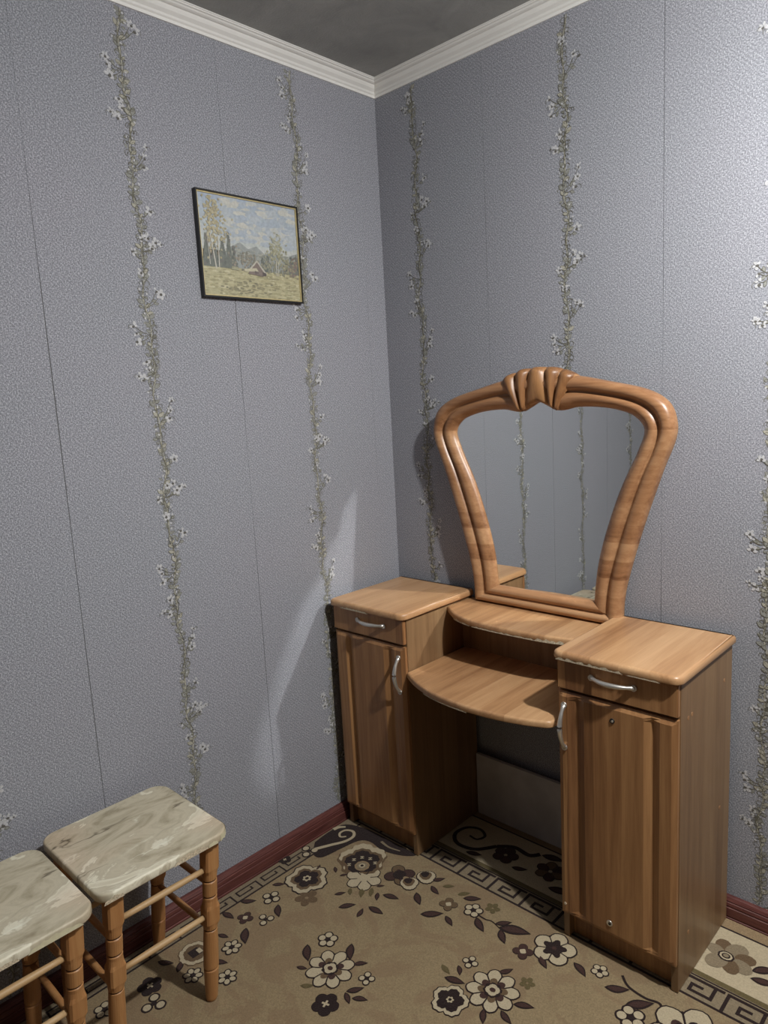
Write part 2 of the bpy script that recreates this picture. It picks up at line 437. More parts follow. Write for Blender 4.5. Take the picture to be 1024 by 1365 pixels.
    while z < zhi-0.01:
        for sgn in (-1, 1):
            if rr.random() < 0.55: curl(wx(z)+sgn*rr.uniform(.003, .010), z, rr.uniform(.004, .008), rr.choice((-1, 1)), rr.uniform(.8, 1.6), .0012)
            if rr.random() < 0.28: leaf(wx(z)+sgn*rr.uniform(.0, .008), z, math.pi/2-sgn*rr.uniform(.3, 1.8), rr.uniform(.009, .016), 3, rr.random() < .5)
            q = rr.random()
            if q < 0.42: curl(wx(z), z, rr.uniform(.005, .0095), sgn, rr.uniform(1.1, 1.7))
            elif q < 0.86: leaf(wx(z), z, math.pi/2-sgn*rr.uniform(.5, 1.4), rr.uniform(.012, .023), rr.choice((3, 3, 1)))
            if rr.random() < 0.20: blob(wx(z)+sgn*rr.uniform(.004, .016), z, .0035, 2, .7, rr.uniform(0, 3), 0.0003)
            if rr.random() < 0.14: blob(wx(z)+sgn*rr.uniform(.002, .010), z, .0028, 4, .6, rr.uniform(0, 3), 0.0003)
        z += rr.uniform(.009, .015)
    # repeat of sprays (offsets in print units: right, down)
    sprays = [((0, 0), [(-21, -11, 6), (-19, -2, 5.5), (-18, 9, 7)]),
              ((0, 49), [(-9, 35, 6.5), (-21, 52, 5.5), (-14, 56, 6.5), (-7, 44, 5)]),
              ((4, 114), [(20, 85, 5), (17, 98, 5.5), (15, 109, 7)]),
              ((2, 172), [(16, 163, 7)]),
              ((2, 215), [(10, 196, 6.5), (20, 201, 6.5), (27, 203, 4), (15, 207, 7), (3, 199, 6)]),
              ((0, 248), [(-3, 240, 6.5)]), ((3, 285), [(20, 267, 7.5), (15, 262, 6)]), ((0, 224), [(-11, 216, 6)])]
    n0 = int((z0-zhi)/PER)-1
    for rep in range(n0, n0+9):
        zb = z0 - rep*PER
        for (bx, by), fl in sprays:
            for fx, fy, fr in fl:
                z = zb-fy*U
                if not (zlo+0.01 < z < zhi-0.02): continue
                b0 = (wx(zb-by*U)+bx*U*0.5, min(zhi-0.002, zb-by*U)); e = (fx*U*1.05, z)
                mid = ((b0[0]+e[0])/2, (b0[1]+e[1])/2-0.006)
                ribbon(catmull([b0, mid, e], 4), 0.0016, 0, 0.00025)
                leaf(mid[0], mid[1], math.atan2(e[1]-b0[1], e[0]-b0[0])+rr.choice((-.7, .7)), .014)
                flower(e[0], e[1], fr*U*0.88)
    return mb.build('printed_vine', VMATS, parent, recalc=False)

edges_L = [0.0, -0.0838] + [-0.0838-0.527*k for k in range(1, 7)] + [RY]
ph_L = {1: (-0.352, 1.690), 2: (-0.880, 1.607), 3: (-1.405, 1.52), 4: (-1.93, 1.60)}
for k in range(len(edges_L)-1):
    a1, a0 = edges_L[k], edges_L[k+1]
    g = {0: (0.0004, 0), 1: (0.0012, 0.0004), 2: (0.0012, 0.0012)}.get(k, (0.001, 0.001))
    st = strip(wall_left, a0, a1, 'L', g[0], g[1], 11+k)
    if k in ph_L: vine(st, ph_L[k][0], 'L', ph_L[k][1], 20+k)
edges_B = [0.0, 0.4226] + [0.4226+0.53*k for k in range(1, 6)] + [RX]
ph_B = {0: (0.160, 1.789), 1: (0.686, 1.536), 2: (1.212, 1.646), 3: (1.74, 1.6), 4: (2.27, 1.5)}
for k in range(len(edges_B)-1):
    st = strip(wall_back, edges_B[k], edges_B[k+1], 'B', 0.0009 if k else 0, 0.0009, 31+k)
    if k in ph_B: vine(st, ph_B[k][0], 'B', ph_B[k][1], 40+k)

# crown moulding: stepped and coved profile (out from wall, down from ceiling)
crown = [(0.0, 0.043), (0.004, 0.043), (0.0045, 0.036), (0.008, 0.033), (0.010, 0.028), (0.0135, 0.025), (0.0175, 0.0215),
         (0.0205, 0.0165), (0.0225, 0.0125), (0.027, 0.0115), (0.031, 0.0095), (0.0335, 0.0065), (0.037, 0.0055), (0.0385, 0.003), (0.0405, 0.0025), (0.0405, 0.0)]
crown = [(a, b*1.02) for a, b in crown]
mb = MB(); mb.grid([[(o, -o, H-d) for o, d in crown], [(o, RY+o, H-d) for o, d in crown]], 0, False); tag(mb.build('trim_1', MAT['white'], recalc=False), kind='structure')
mb = MB(); mb.grid([[(o, -o, H-d) for o, d in crown], [(RX-o, -o, H-d) for o, d in crown]], 0, False); tag(mb.build('trim_2', MAT['white'], recalc=False), kind='structure')
# skirting: plastic cable-channel profile with grooves (out, up)
base = [(0.0, 0.0), (0.020, 0.0), (0.020, 0.012), (0.0175, 0.0135), (0.0175, 0.016), (0.0195, 0.0175), (0.0195, 0.040), (0.0170, 0.0415), (0.0170, 0.0445),
        (0.0185, 0.046), (0.017, 0.053), (0.0145, 0.0545), (0.0145, 0.0565), (0.0155, 0.058), (0.011, 0.0655), (0.006, 0.0676), (0.0, 0.0676)]
mb = MB(); mb.grid([[(o, -o, z) for o, z in base], [(o, RY, z) for o, z in base]], 0, False); tag(mb.build('baseboard_left', MAT['base'], recalc=False), kind='structure')
mb = MB(); mb.grid([[(o, -o, z) for o, z in base], [(RX, -o, z) for o, z in base]], 0, False); tag(mb.build('baseboard_back', MAT['base'], recalc=False), kind='structure')

# ------------------------------------------------------------------ rug
rug = empty('patterned_rug', (0.95, -1.1, 0.0), 'beige woven rug with brown and cream flowers and a key-pattern border', 'rug')
RT = 0.010
mb = MB()
x0, x1 = 0.0225, 1.95; y1, y0 = -0.022, -2.3
mb.box((x0, y0, 0.0005), (x1, y1, RT-0.0006), RI['beige'])
def rect(mb, xa, ya, xb, yb, z, mi): mb.face([(xa, ya, z), (xb, ya, z), (xb, yb, z), (xa, yb, z)], mi)
# woven bands, seen from above (each in its own wool)
for (ya, yb, k) in ((-0.057, y1, 'beige'), (-0.063, -0.057, 'dark'), (-0.243, -0.063, 'cream'), (-0.258, -0.243, 'olive'), (-0.327, -0.258, 'grey'), (-0.334, -0.327, 'dark')):
    rect(mb, x0+.001, ya, x1-.001, yb, RT, RI[k])
rect(mb, 0.080, y0+.001, x1-.001, -0.334, RT, RI['field'])
rect(mb, x0+.001, y0+.001, 0.074, -0.334, RT, RI['grey']); rect(mb, 0.074, y0+.001, 0.080, -0.334, RT, RI['dark'])
o = mb.build('rug_pile', RMATS, rug, recalc=False); shift(o, rug.location)

# key pattern borders
kz = [0]
def hbar(mb, xa, ya, xb, yb, w_=0.0080, z=RT+0.0006, k='dark'):
    kz[0] = (kz[0]+1) % 40; z += kz[0]*6e-6
    h = w_/2; rect(mb, min(xa, xb)-h, min(ya, yb)-h, max(xa, xb)+h, max(ya, yb)+h, z, RI[k])
def key_path(mb, pts, swap=False, **kw):
    for (a, b), (c, d) in zip(pts[:-1], pts[1:]):
        if swap: hbar(mb, b, a, d, c, **kw)
        else: hbar(mb, a, b, c, d, **kw)
mb = MB(); u0 = 0.372-0.107*3
while u0 < 1.85:
    key_path(mb, [(u0+0.004, -0.327), (u0+0.004, -0.272), (u0+0.082, -0.272), (u0+0.082, -0.312), (u0+0.034, -0.312), (u0+0.034, -0.292), (u0+0.056, -0.292)])
    key_path(mb, [(u0+0.082, -0.272), (u0+0.098, -0.272)])
    u0 += 0.107
key_path(mb, [(x0+.01, -0.262), (x1-.01, -0.262)], w_=0.004)
o = mb.build('key_border', RMATS, rug, recalc=False); shift(o, rug.location)
mb = MB(); v0 = -0.56
while v0 > -2.2:
    key_path(mb, [(v0, 0.072), (v0, 0.040), (v0-0.070, 0.040), (v0-0.070, 0.060), (v0-0.024, 0.060), (v0-0.024, 0.050)], True, w_=0.005)
    v0 -= 0.090
o = mb.build('key_border', RMATS, rug, recalc=False); shift(o, rug.location)

def blob2(mb, cx, cy, pts_fn, z, k, n=40):
    mb.face([(cx+p[0], cy+p[1], z) for p in (pts_fn(2*math.pi*i/n) for i in range(n))], RI[k])
def lobed(r, n, rot=0, depth=0.22, pw=0.7, sq=1.0):
    def f(a):
        q = r*((1-depth)+depth*abs(math.cos(n*(a-rot)/2))**pw)*(1+0.03*math.sin(a*17+rot*5))
        return (math.cos(a)*q, math.sin(a)*q*sq)
    return f
def ell(rx, ry, ang, dx=0, dy=0):
    def f(a):
        x = math.cos(a)*rx*(1+0.05*math.sin(a*9)); y = math.sin(a)*ry
        return (dx+x*math.cos(ang)-y*math.sin(ang), dy+x*math.sin(ang)+y*math.cos(ang))
    return f
Z0 = RT+0.0008; DZ = 0.0004
rpc = [0]
def rug_part(mb, name, label=None):
    rpc[0] = (rpc[0]+1) % 11
    o = mb.build(name, RMATS, rug, recalc=False); shift(o, rug.location-Vector((0, 0, rpc[0]*2.7e-5)))
    if label: o['label'] = label
    return o
def petals(mb, cx, cy, r, n, rot, fills, rim=0.12, inner=None, pr=0.40):
    lat = min(0.46*r, r*(1-pr)*math.tan(math.pi/n)*1.16)
    for i in range(n):
        a = rot+2*math.pi*i/n; d = r*(1-pr)
        blob2(mb, cx, cy, ell(r*pr*1.08, lat, a, math.cos(a)*d, math.sin(a)*d), Z0+0.00001*i, 'dark', 16)
    for i in range(n):
        a = rot+2*math.pi*i/n; d = r*(1-pr)
        q = r*rim
        blob2(mb, cx, cy, ell(r*pr*1.08-q, lat-q, a, math.cos(a)*d, math.sin(a)*d), Z0+DZ+0.00001*i, fills[i % len(fills)], 16)
        a2 = a+math.pi/n
        if n >= 5:
            nn = Vector((-math.sin(a2), math.cos(a2)))*r*.028; p_ = Vector((cx+math.cos(a2)*r*.25, cy+math.sin(a2)*r*.25)); q_ = Vector((cx+math.cos(a2)*r*.80, cy+math.sin(a2)*r*.80))
            mb.face([(*(p_+nn), Z0+1.6*DZ), (*(p_-nn), Z0+1.6*DZ), (*(q_-nn), Z0+1.6*DZ), (*(q_+nn), Z0+1.6*DZ)], RI['dark'])
        if inner:
            d2 = r*0.40
            blob2(mb, cx, cy, ell(r*0.17, r*0.15, a, math.cos(a)*d2, math.sin(a)*d2), Z0+2*DZ+0.00001*i, inner[i % len(inner)], 12)
def pansy(cx, cy, r, rot=0.3, fill='plum', name='pansy_flower'):
    mb = MB()
    blob2(mb, cx, cy, lobed(r, 5, rot), Z0, 'dark', 70)
    blob2(mb, cx, cy, lobed(r*0.93, 5, rot), Z0+DZ, 'cream', 70)
    blob2(mb, cx, cy, lobed(r*0.72, 5, rot, 0.28), Z0+2*DZ, 'brown' if fill == 'plum' else 'dark', 70)
    blob2(mb, cx, cy, lobed(r*0.56, 5, rot, 0.3), Z0+3*DZ, 'dark', 60)
    blob2(mb, cx, cy, lobed(r*0.20, 6, rot, 0.4), Z0+4*DZ, 'cream', 36)
    blob2(mb, cx, cy, lobed(r*0.09, 6, rot, 0.2), Z0+5*DZ, 'dark', 20)
    rug_part(mb, name)
def small(cx, cy, r, n=5, rot=0.0):
    mb = MB(); petals(mb, cx, cy, r, n, rot, ['cream'], 0.14, None, 0.42)
    blob2(mb, cx, cy, ell(r*0.22, r*0.22, 0), Z0+2*DZ, 'dark', 12)
    rug_part(mb, 'small_flower')
def leafr(x_a, y_a, x_b, y_b, k='plum', fat=0.20):
    mb = MB(); a = Vector((x_a, y_a)); b = Vector((x_b, y_b)); d = b-a; n = Vector((-d.y, d.x)).normalized(); ln = d.length
    bow = R.uniform(-0.06, 0.06)*ln
    for kk, sc_, zz in ((('dark' if k != 'olive' else 'olive'), 1.0, Z0), (k, 0.62, Z0+DZ)):
        A = []; B = []
        for i in range(9):
            t = i/8; w_ = math.sin(math.pi*t**0.85)*ln*fat*sc_; c = a+d*(0.5+(t-0.5)*(1.0 if sc_ == 1 else 0.8))+n*bow*math.sin(math.pi*t)
            A.append(c+n*w_); B.append(c-n*w_)
        mb.face([(p.x, p.y, zz) for p in A]+[(p.x, p.y, zz) for p in reversed(B[1:-1])], RI[kk])
    rug_part(mb, 'leaf')
def rib(mb, pts, wd, k, z, taper=True, n=6):
    P_ = [Vector(p) for p in catmull([tuple(p) for p in pts], n)]; m = len(P_)
    for i in range(m-1):
        q = []
        for j in (i, i+1):
            t = P_[min(j+1, m-1)]-P_[max(j-1, 0)]; t.normalize(); nn = Vector((-t.y, t.x)); w_ = wd/2*(1.0-(0.55*j/m if taper else 0))
            q.append((P_[j]+nn*w_, P_[j]-nn*w_))
        mb.face([(p.x, p.y, z) for p in (q[0][0], q[0][1], q[1][1], q[1][0])], RI[k])

pansy(0.153, -0.634, 0.068, 0.2); pansy(0.750, -0.700, 0.047, 0.55, 'dark')
# pansy by the right cabinet: cream petals, dark blotches
mb = MB(); petals(mb, 0.853, -0.405, 0.056, 5, 0.5, ['cream'], 0.07, ['dark'], 0.42)
blob2(mb, 0.853, -0.405, lobed(0.026, 5, 0.5, 0.3), Z0+3*DZ, 'dark'); blob2(mb, 0.853, -0.405, ell(0.006, 0.006, 0), Z0+4*DZ, 'plum', 12); rug_part(mb, 'pansy_flower')
for cx, cy, r, n, rot in ((0.136, -0.754, .028, 4, .3), (0.195, -0.819, .024, 3, 1), (0.209, -0.940, .027, 6, 0), (0.285, -1.005, .026, 6, .4), (0.213, -1.059, .026, 6, .8),
                          (0.384, -0.758, .028, 5, 2.2), (0.555, -0.782, .021, 4, .6), (0.717, -0.577, .021, 4, .2), (0.974, -0.397, .022, 5, .1), (1.088, -0.474, .034, 5, 1.0),
                          (0.216, -1.167, .031, 3, 2.6), (0.141, -1.254, .026, 5, 1.4), (0.055, -0.543, .031, 3, .9), (0.613, -0.425, .028, 5, .5), (1.29, -0.60, .028, 5, .2), (0.62, -1.10, .028, 5, 0)):
    small(cx, cy, r, n, rot)
for cx, cy, r, rot, inn in ((0.463, -0.820, 0.062, 0.2, ['brown', 'plum', 'cream']), (0.810, -0.613, 0.064, 0.5, ['brown', 'plum'])):
    mb = MB(); petals(mb, cx, cy, r, 8, rot, ['cream', 'cream', 'cream'], 0.055, inn, 0.36)
    blob2(mb, cx, cy, lobed(r*0.36, 8, rot, 0.2), Z0+3*DZ, 'dark'); blob2(mb, cx, cy, lobed(r*0.27, 4, rot, 0.2), Z0+4*DZ, 'cream'); blob2(mb, cx, cy, ell(r*0.12, r*0.1, 0), Z0+5*DZ, 'plum', 14)
    rug_part(mb, 'large_blossom')
# cream blossom under the peacock-eye motif
mb = MB(); petals(mb, 0.283, -0.523, 0.055, 6, 0.3, ['cream'], 0.05, None, 0.42); blob2(mb, 0.283, -0.523, ell(.02, .016, .6), Z0+DZ*2, 'cream', 16); rug_part(mb, 'cream_blossom')
# peacock-eye motif
mb = MB(); cx, cy = 0.218, -0.466; dirn = math.radians(135)
blob2(mb, cx, cy, lobed(0.079, 5, dirn, 0.2), Z0, 'brown', 70)
blob2(mb, cx-0.004, cy+0.006, lobed(0.074, 5, dirn, 0.2), Z0+DZ*0.5, 'cream', 70)
blob2(mb, cx+0.007, cy-0.007, lobed(0.066, 5, dirn, 0.2), Z0+DZ, 'brown', 70)
blob2(mb, cx+0.007, cy-0.007, lobed(0.055, 5, dirn, 0.25), Z0+2*DZ, 'dark', 70)
ec = (cx+0.022, cy-0.022)
for rr_, k, j in ((0.026, 'dark', 3), (0.023, 'beige', 4), (0.017, 'grey', 5), (0.010, 'cream', 6), (0.005, 'dark', 7)):
    blob2(mb, ec[0], ec[1], ell(rr_, rr_, 0), Z0+j*DZ, k, 24)
for i in range(5):
    a = dirn+math.radians(-76+38*i); px, py = ec[0]+math.cos(a)*0.041, ec[1]+math.sin(a)*0.041
    for s_ in (-1, 1):
        rib(mb, [(px+s_*0.004*math.cos(-.8)-.004, py+s_*.004*math.sin(-.8)-.004), (px+s_*0.004*math.cos(-.8)+.004, py+s_*.004*math.sin(-.8)+.004)], 0.0035, 'cream', Z0+4*DZ, False, 2)
    rib(mb, [(px-.003, py+.003), (px+.003, py-.003)], 0.003, 'cream', Z0+4*DZ+.0001, False, 2)
rug_part(mb, 'peacock_eye_motif')
# dark flower with half pansy
mb = MB(); petals(mb, 0.356, -0.445, 0.046, 4, 0.9, ['plum', 'brown'], 0.06, ['plum'], 0.46); blob2(mb, 0.356, -0.445, ell(.02, .02, 0), Z0+3*DZ, 'dark')
blob2(mb, 0.392, -0.448, ell(.020, .010, -0.2), Z0+4*DZ, 'beige', 20); rug_part(mb, 'dark_flower')
mb = MB()
for cx, cy, r in ((0.424, -0.402, 0.031), (0.404, -0.455, 0.030)):
    blob2(mb, cx, cy, lobed(r, 3, -0.8, 0.18), Z0+2*DZ, 'dark', 50); blob2(mb, cx, cy, lobed(r*.9, 3, -0.8, 0.18), Z0+3*DZ, 'cream', 50)
    blob2(mb, cx-.005, cy+.003, lobed(r*.62, 3, -0.8, 0.18), Z0+4*DZ, 'brown', 50); blob2(mb, cx-.01, cy+.006, lobed(r*.42, 3, -0.8, 0.18), Z0+5*DZ, 'dark', 40)
rug_part(mb, 'half_pansy')
# dark five-petal flowers
for cx, cy, r in ((0.534, -0.899, 0.033), (0.160, -1.147, 0.030), (0.030, -0.62, .02)):
    mb = MB(); petals(mb, cx, cy, r, 5, 0.4, ['dark'], 0.02, None, 0.40); blob2(mb, cx, cy, ell(r*.4, r*.4, 0), Z0+DZ*2, 'dark')
    for a in (0.3, 1.87): rib(mb, [(cx-math.cos(a)*r*.3, cy-math.sin(a)*r*.3), (cx+math.cos(a)*r*.3, cy+math.sin(a)*r*.3)], r*.16, 'cream', Z0+DZ*3+a*.0001, False, 2)
    rug_part(mb, 'dark_star_flower')
for cx, cy, r, k in ((0.146, -0.852, .023, 'plum'), (0.546, -0.450, .026, 'brown'), (0.798, -0.464, .026, 'plum')):
    mb = MB(); petals(mb, cx, cy, r, 4, 0.5, [k], 0.05, None, 0.44); blob2(mb, cx, cy, lobed(r*.34, 4, 0, .3), Z0+DZ*2, 'cream', 20); rug_part(mb, 'brown_flower')
for cx, cy, r in ((0.649, -0.384, .022), (0.860, -0.541, .020), (0.216, -0.688, .036)):
    mb = MB()
    for i in range(5):
        a = 2*math.pi*i/5+.3; blob2(mb, cx, cy, ell(r*.42, r*.34, a, math.cos(a)*r*.55, math.sin(a)*r*.55), Z0+.00002*i, 'brown' if r > .03 else 'olive', 14)
    rug_part(mb, 'faded_flower')
# square ringed motif under the stool
mb = MB(); cx, cy = 0.151, -1.015
blob2(mb, cx, cy, lobed(0.044, 8, 0, .12), Z0, 'brown'); blob2(mb, cx, cy, lobed(0.041, 8, 0, .12), Z0+DZ, 'cream'); blob2(mb, cx, cy, lobed(0.030, 8, 0, .1), Z0+2*DZ, 'brown')
hbar(mb, cx-.008, cy-.008, cx+.008, cy+.008, .012, Z0+3*DZ); hbar(mb, cx-.004, cy+.008, cx+.010, cy+.016, .004, Z0+4*DZ, 'cream'); rug_part(mb, 'ringed_motif')
LEAVES = [[0.145,-0.592,0.134,-0.564],[0.078,-0.822,0.113,-0.789],[0.077,-0.882,0.124,-0.874],[0.179,-0.873,0.228,-0.91],[0.14,-0.938,0.173,-0.925],[0.209,-1.0,0.247,-0.977],[0.174,-0.759,0.217,-0.789],[0.093,-0.718,0.12,-0.691],[0.101,-1.094,0.139,-1.069],[0.174,-1.08,0.145,-1.047],[0.355,-0.803,0.402,-0.84],[0.443,-0.726,0.482,-0.769],[0.392,-0.871,0.419,-0.857],[0.497,-0.773,0.523,-0.745],[0.445,-0.903,0.471,-0.88,1],[0.544,-0.842,0.57,-0.805],[0.544,-0.845,0.577,-0.862],[0.569,-0.847,0.603,-0.826],[0.697,-0.656,0.748,-0.639],[0.667,-0.629,0.702,-0.64,1],[0.7,-0.604,0.723,-0.628],[0.789,-0.56,0.811,-0.526],[0.868,-0.614,0.912,-0.591],[0.824,-0.668,0.847,-0.703],[0.856,-0.646,0.896,-0.662],[0.635,-0.441,0.683,-0.473],[0.688,-0.429,0.72,-0.395],[0.702,-0.435,0.782,-0.4],[0.71,-0.436,0.749,-0.472],[0.562,-0.405,0.604,-0.374],[0.541,-0.403,0.566,-0.373,1],[0.51,-0.53,0.558,-0.486],[0.567,-0.49,0.606,-0.509],[0.444,-0.403,0.47,-0.369],[0.459,-0.421,0.5,-0.436],[0.444,-0.47,0.487,-0.503],[0.486,-0.403,0.513,-0.38,1],[0.268,-0.628,0.287,-0.6],[0.283,-0.579,0.306,-0.601,1],[0.31,-0.556,0.336,-0.588,1],[0.332,-0.538,0.355,-0.568,1],[0.359,-0.541,0.38,-0.568],[0.376,-0.539,0.425,-0.523],[0.316,-0.657,0.346,-0.616],[0.384,-0.65,0.372,-0.614],[0.379,-0.6,0.432,-0.595],[0.337,-0.525,0.354,-0.507],[0.219,-0.562,0.234,-0.541],[0.176,-0.543,0.2,-0.56],[0.835,-0.446,0.873,-0.474],[0.912,-0.413,0.957,-0.436],[1.004,-0.434,1.053,-0.403],[1.063,-0.451,1.112,-0.403],[1.247,-0.166,1.294,-0.125],[1.251,-0.19,1.306,-0.170]]
for lf in LEAVES: leafr(*lf[:4], k='olive' if len(lf) > 4 else 'plum')
mb = MB(); rib(mb, [(0.629, -0.430), (0.658, -0.432), (0.677, -0.427), (0.707, -0.435)], .005, 'dark', Z0+DZ); rug_part(mb, 'stem')
mb = MB(); rib(mb, [(1.021, -0.375), (1.047, -0.397), (1.09, -0.403), (1.124, -0.398), (1.143, -0.438)], .006, 'dark', Z0+DZ, False); rug_part(mb, 'stem')
# corner medallion: dark ground with the cabinet's shadow painted in, and cream scroll
mb = MB()
pts = catmull([(0.034, -0.50), (0.028, -0.43), (0.040, -0.37), (0.12, -0.342), (0.25, -0.339), (0.330, -0.341), (0.300, -0.372), (0.235, -0.392), (0.175, -0.385), (0.140, -0.405), (0.125, -0.47), (0.112, -0.535), (0.080, -0.545), (0.034, -0.50)], 5)
mb.face([(x, y, Z0-0.0002) for x, y in pts[:-1]], RI['dark']); rug_part(mb, 'shaded_corner_medallion')
mb = MB(); rib(mb, [(0.062, -0.525), (0.086, -0.478), (0.108, -0.435), (0.110, -0.400), (0.090, -0.382), (0.066, -0.392), (0.062, -0.415), (0.078, -0.428), (0.092, -0.415)], .013, 'cream', Z0+DZ, True)
rug_part(mb, 'scroll'); mb = MB(); rib(mb, [(0.030, -0.415), (0.036, -0.395), (0.052, -0.380)], .016, 'cream', Z0+DZ+.0001); rug_part(mb, 'scroll'); mb = MB(); rib(mb, [(0.20, -0.362), (0.24, -0.368), (0.28, -0.360)], .009, 'grey', Z0+DZ); rug_part(mb, 'scroll')
# grey-brown blossom in the cream border and more along it
def border_blossom(cx, cy, sc_=1.0):
    mb = MB()
    for i, (dx, dy, k, r) in enumerate(((-0.018, 0.037, 'brown', .026), (0.019, 0.039, 'grey', .030), (0.050, 0.021, 'brown', .024), (0.048, -0.015, 'grey', .027), (0.023, -0.033, 'brown', .025), (-0.017, -0.033, 'grey', .029), (-0.034, 0.010, 'grey', .022))):
        blob2(mb, cx+dx*.8*sc_, cy+dy*.8*sc_, ell(r*sc_, r*.78*sc_, math.atan2(dy, dx)), Z0+.00002*i, k, 20)
    for r, k, j in ((0.019, 'dark', 1), (0.0145, 'cream', 2), (0.010, 'dark', 3), (0.0065, 'grey', 4)): blob2(mb, cx, cy, ell(r*sc_, r*.9*sc_, 0), Z0+j*DZ, k, 24)
    rug_part(mb, 'border_blossom')
border_blossom(1.186, -0.157); border_blossom(1.62, -0.157)
# scrolls of the border seen in the kneehole
mb = MB(); rib(mb, [(0.500, -0.150), (0.455, -0.205), (0.395, -0.215), (0.358, -0.180), (0.366, -0.130), (0.405, -0.110), (0.440, -0.130), (0.430, -0.160), (0.400, -0.158)], .016, 'dark', Z0+DZ, True)
rug_part(mb, 'scroll'); mb = MB(); rib(mb, [(0.50, -0.15), (0.545, -0.12), (0.60, -0.125), (0.625, -0.100)], .016, 'dark', Z0+DZ, False); rug_part(mb, 'scroll')
mb = MB(); petals(mb, 0.545, -0.168, 0.040, 5, .3, ['plum'], .05, None, .42); rug_part(mb, 'border_blossom')
mb = MB(); petals(mb, 0.690, -0.150, 0.045, 6, .9, ['plum', 'brown'], .05, None, .42); rug_part(mb, 'border_blossom')
for a in ((0.44, -0.232, 0.49, -0.215), (0.590, -0.205, 0.635, -0.185), (0.72, -0.215, 0.79, -0.200), (0.63, -0.10, 0.70, -0.085), (0.76, -0.12, 0.81, -0.10)): leafr(*a)
# big cream blossom at the front foot of the right cabinet
mb = MB(); petals(mb, 1.205, -0.445, 0.088, 6, 0.55, ['cream'], 0.045, ['plum', 'dark'], 0.42)
blob2(mb, 1.205, -0.445, lobed(0.040, 6, 0.5, 0.3), Z0+3*DZ, 'dark'); blob2(mb, 1.205, -0.445, lobed(0.016, 6, 0.5, 0.3), Z0+4*DZ, 'cream'); rug_part(mb, 'large_blossom')

# ------------------------------------------------------------------ dressing table
DT = empty('dressing_table', (0.60, -0.19, RT), 'alder-look dressing table with two cupboards and a shaped mirror in the corner', 'dressing table')
DO = Vector((0.60, -0.19, RT))
def dt(mb, name, mat, bevel=0.0, label=None, parent=None, recalc=True):
    o = mb.build(name, mat, parent or DT, bevel=bevel, recalc=recalc); shift(o, DO)
    if label: o['label'] = label
    return o
YB = -0.0225; YBF = -0.343; YD = -0.3595; TOP = 0.7925; ST = 0.020; ZR = RT+0.0018
cab = ((0.0372, 0.3398), (0.8465, 1.1416))
def door_mesh(x0_, x1_, z0_, z1_, grooves, yb, yf, bev=0.012, gd=0.0095):
    """routed front: heightfield in (x,z) with two V-cut flutes and a chamfered edge"""
    W = x1_-x0_
    def prof(x):
        h = 0.0
        for a, b, c in grooves:
            if a < x < b: h = max(h, gd*(x-a)/(b-a))
            elif b <= x < c: h = max(h, gd*(c-x)/(c-b))
        return h
    xs = sorted(set([0, 0.003, bev, W-bev, W-0.003, W] + [k for g in grooves for k in g] + [g[1]-.002 for g in grooves] + [g[1]+.002 for g in grooves]))
    Hh = z1_-z0_; zs = [0, 0.002, bev*.5, bev, bev*1.6, Hh*.5, Hh-bev*1.6, Hh-bev, Hh-bev*.5, Hh-0.002, Hh]
    rows = []
    for z in zs:
        r = []
        ez = min(z, Hh-z)
        for x in xs:
            ex = min(x, W-x)
            e = max(0, 0.007*(1-ex/bev)) if ex < bev else 0
            e2 = max(0, 0.007*(1-ez/bev)) if ez < bev else 0
            # flutes fade out just inside the top and bottom chamfer
            d = max(e, e2, prof(x)*(1.0 if ez > bev*1.5 else max(0, (ez-bev*.3)/(bev*1.2))))
            r.append((x0_+x, yf+d, z0_+z))
        rows.append(r)
    mb = MB(); mb.grid(rows, 0, False)
    bk = [[(p[0], yb, p[2]) for p in (rows[0][0], rows[0][-1])], [(p[0], yb, p[2]) for p in (rows[-1][0], rows[-1][-1])]]
    mb.face([bk[0][0], bk[0][1], bk[1][1], bk[1][0]])
    mb.face([bk[0][0]]+[*reversed([])]+rows[0][:1]+rows[0][1:]+[bk[0][1]])
    mb.face([bk[1][0], bk[1][1]]+list(reversed(rows[-1])))
    mb.face([bk[0][0], bk[1][0]]+[r[0] for r in reversed(rows)])
    mb.face([bk[0][1]]+[r[-1] for r in rows]+[bk[1][1]])
    return mb
def bow_handle(p0, p1, out, parent, w_=0.0060):
    """bow pull: flattened bar swelling from its two feet, standing off by out"""
    p0 = Vector(p0); p1 = Vector(p1); n = 16; pts = []; rad = []
    for i in range(n+1):
        t = i/n; p = p0.lerp(p1, t); p.y -= out*math.sin(math.pi*t)**0.75; pts.append(p); rad.append(w_*(0.55+0.45*math.sin(math.pi*t)))
    rad[0] = rad[-1] = w_*1.1; rad[1] = rad[-2] = w_*0.85
    mb = MB(); mb.tube(pts, rad, 10)
    for p in (p0, p1): mb.tube([p+Vector((0, 0.001, 0)), p+Vector((0, -0.004, 0))], w_*1.25, 12)
    return dt(mb, 'handle', MAT['chrome'], label='curved chrome pull', parent=parent)
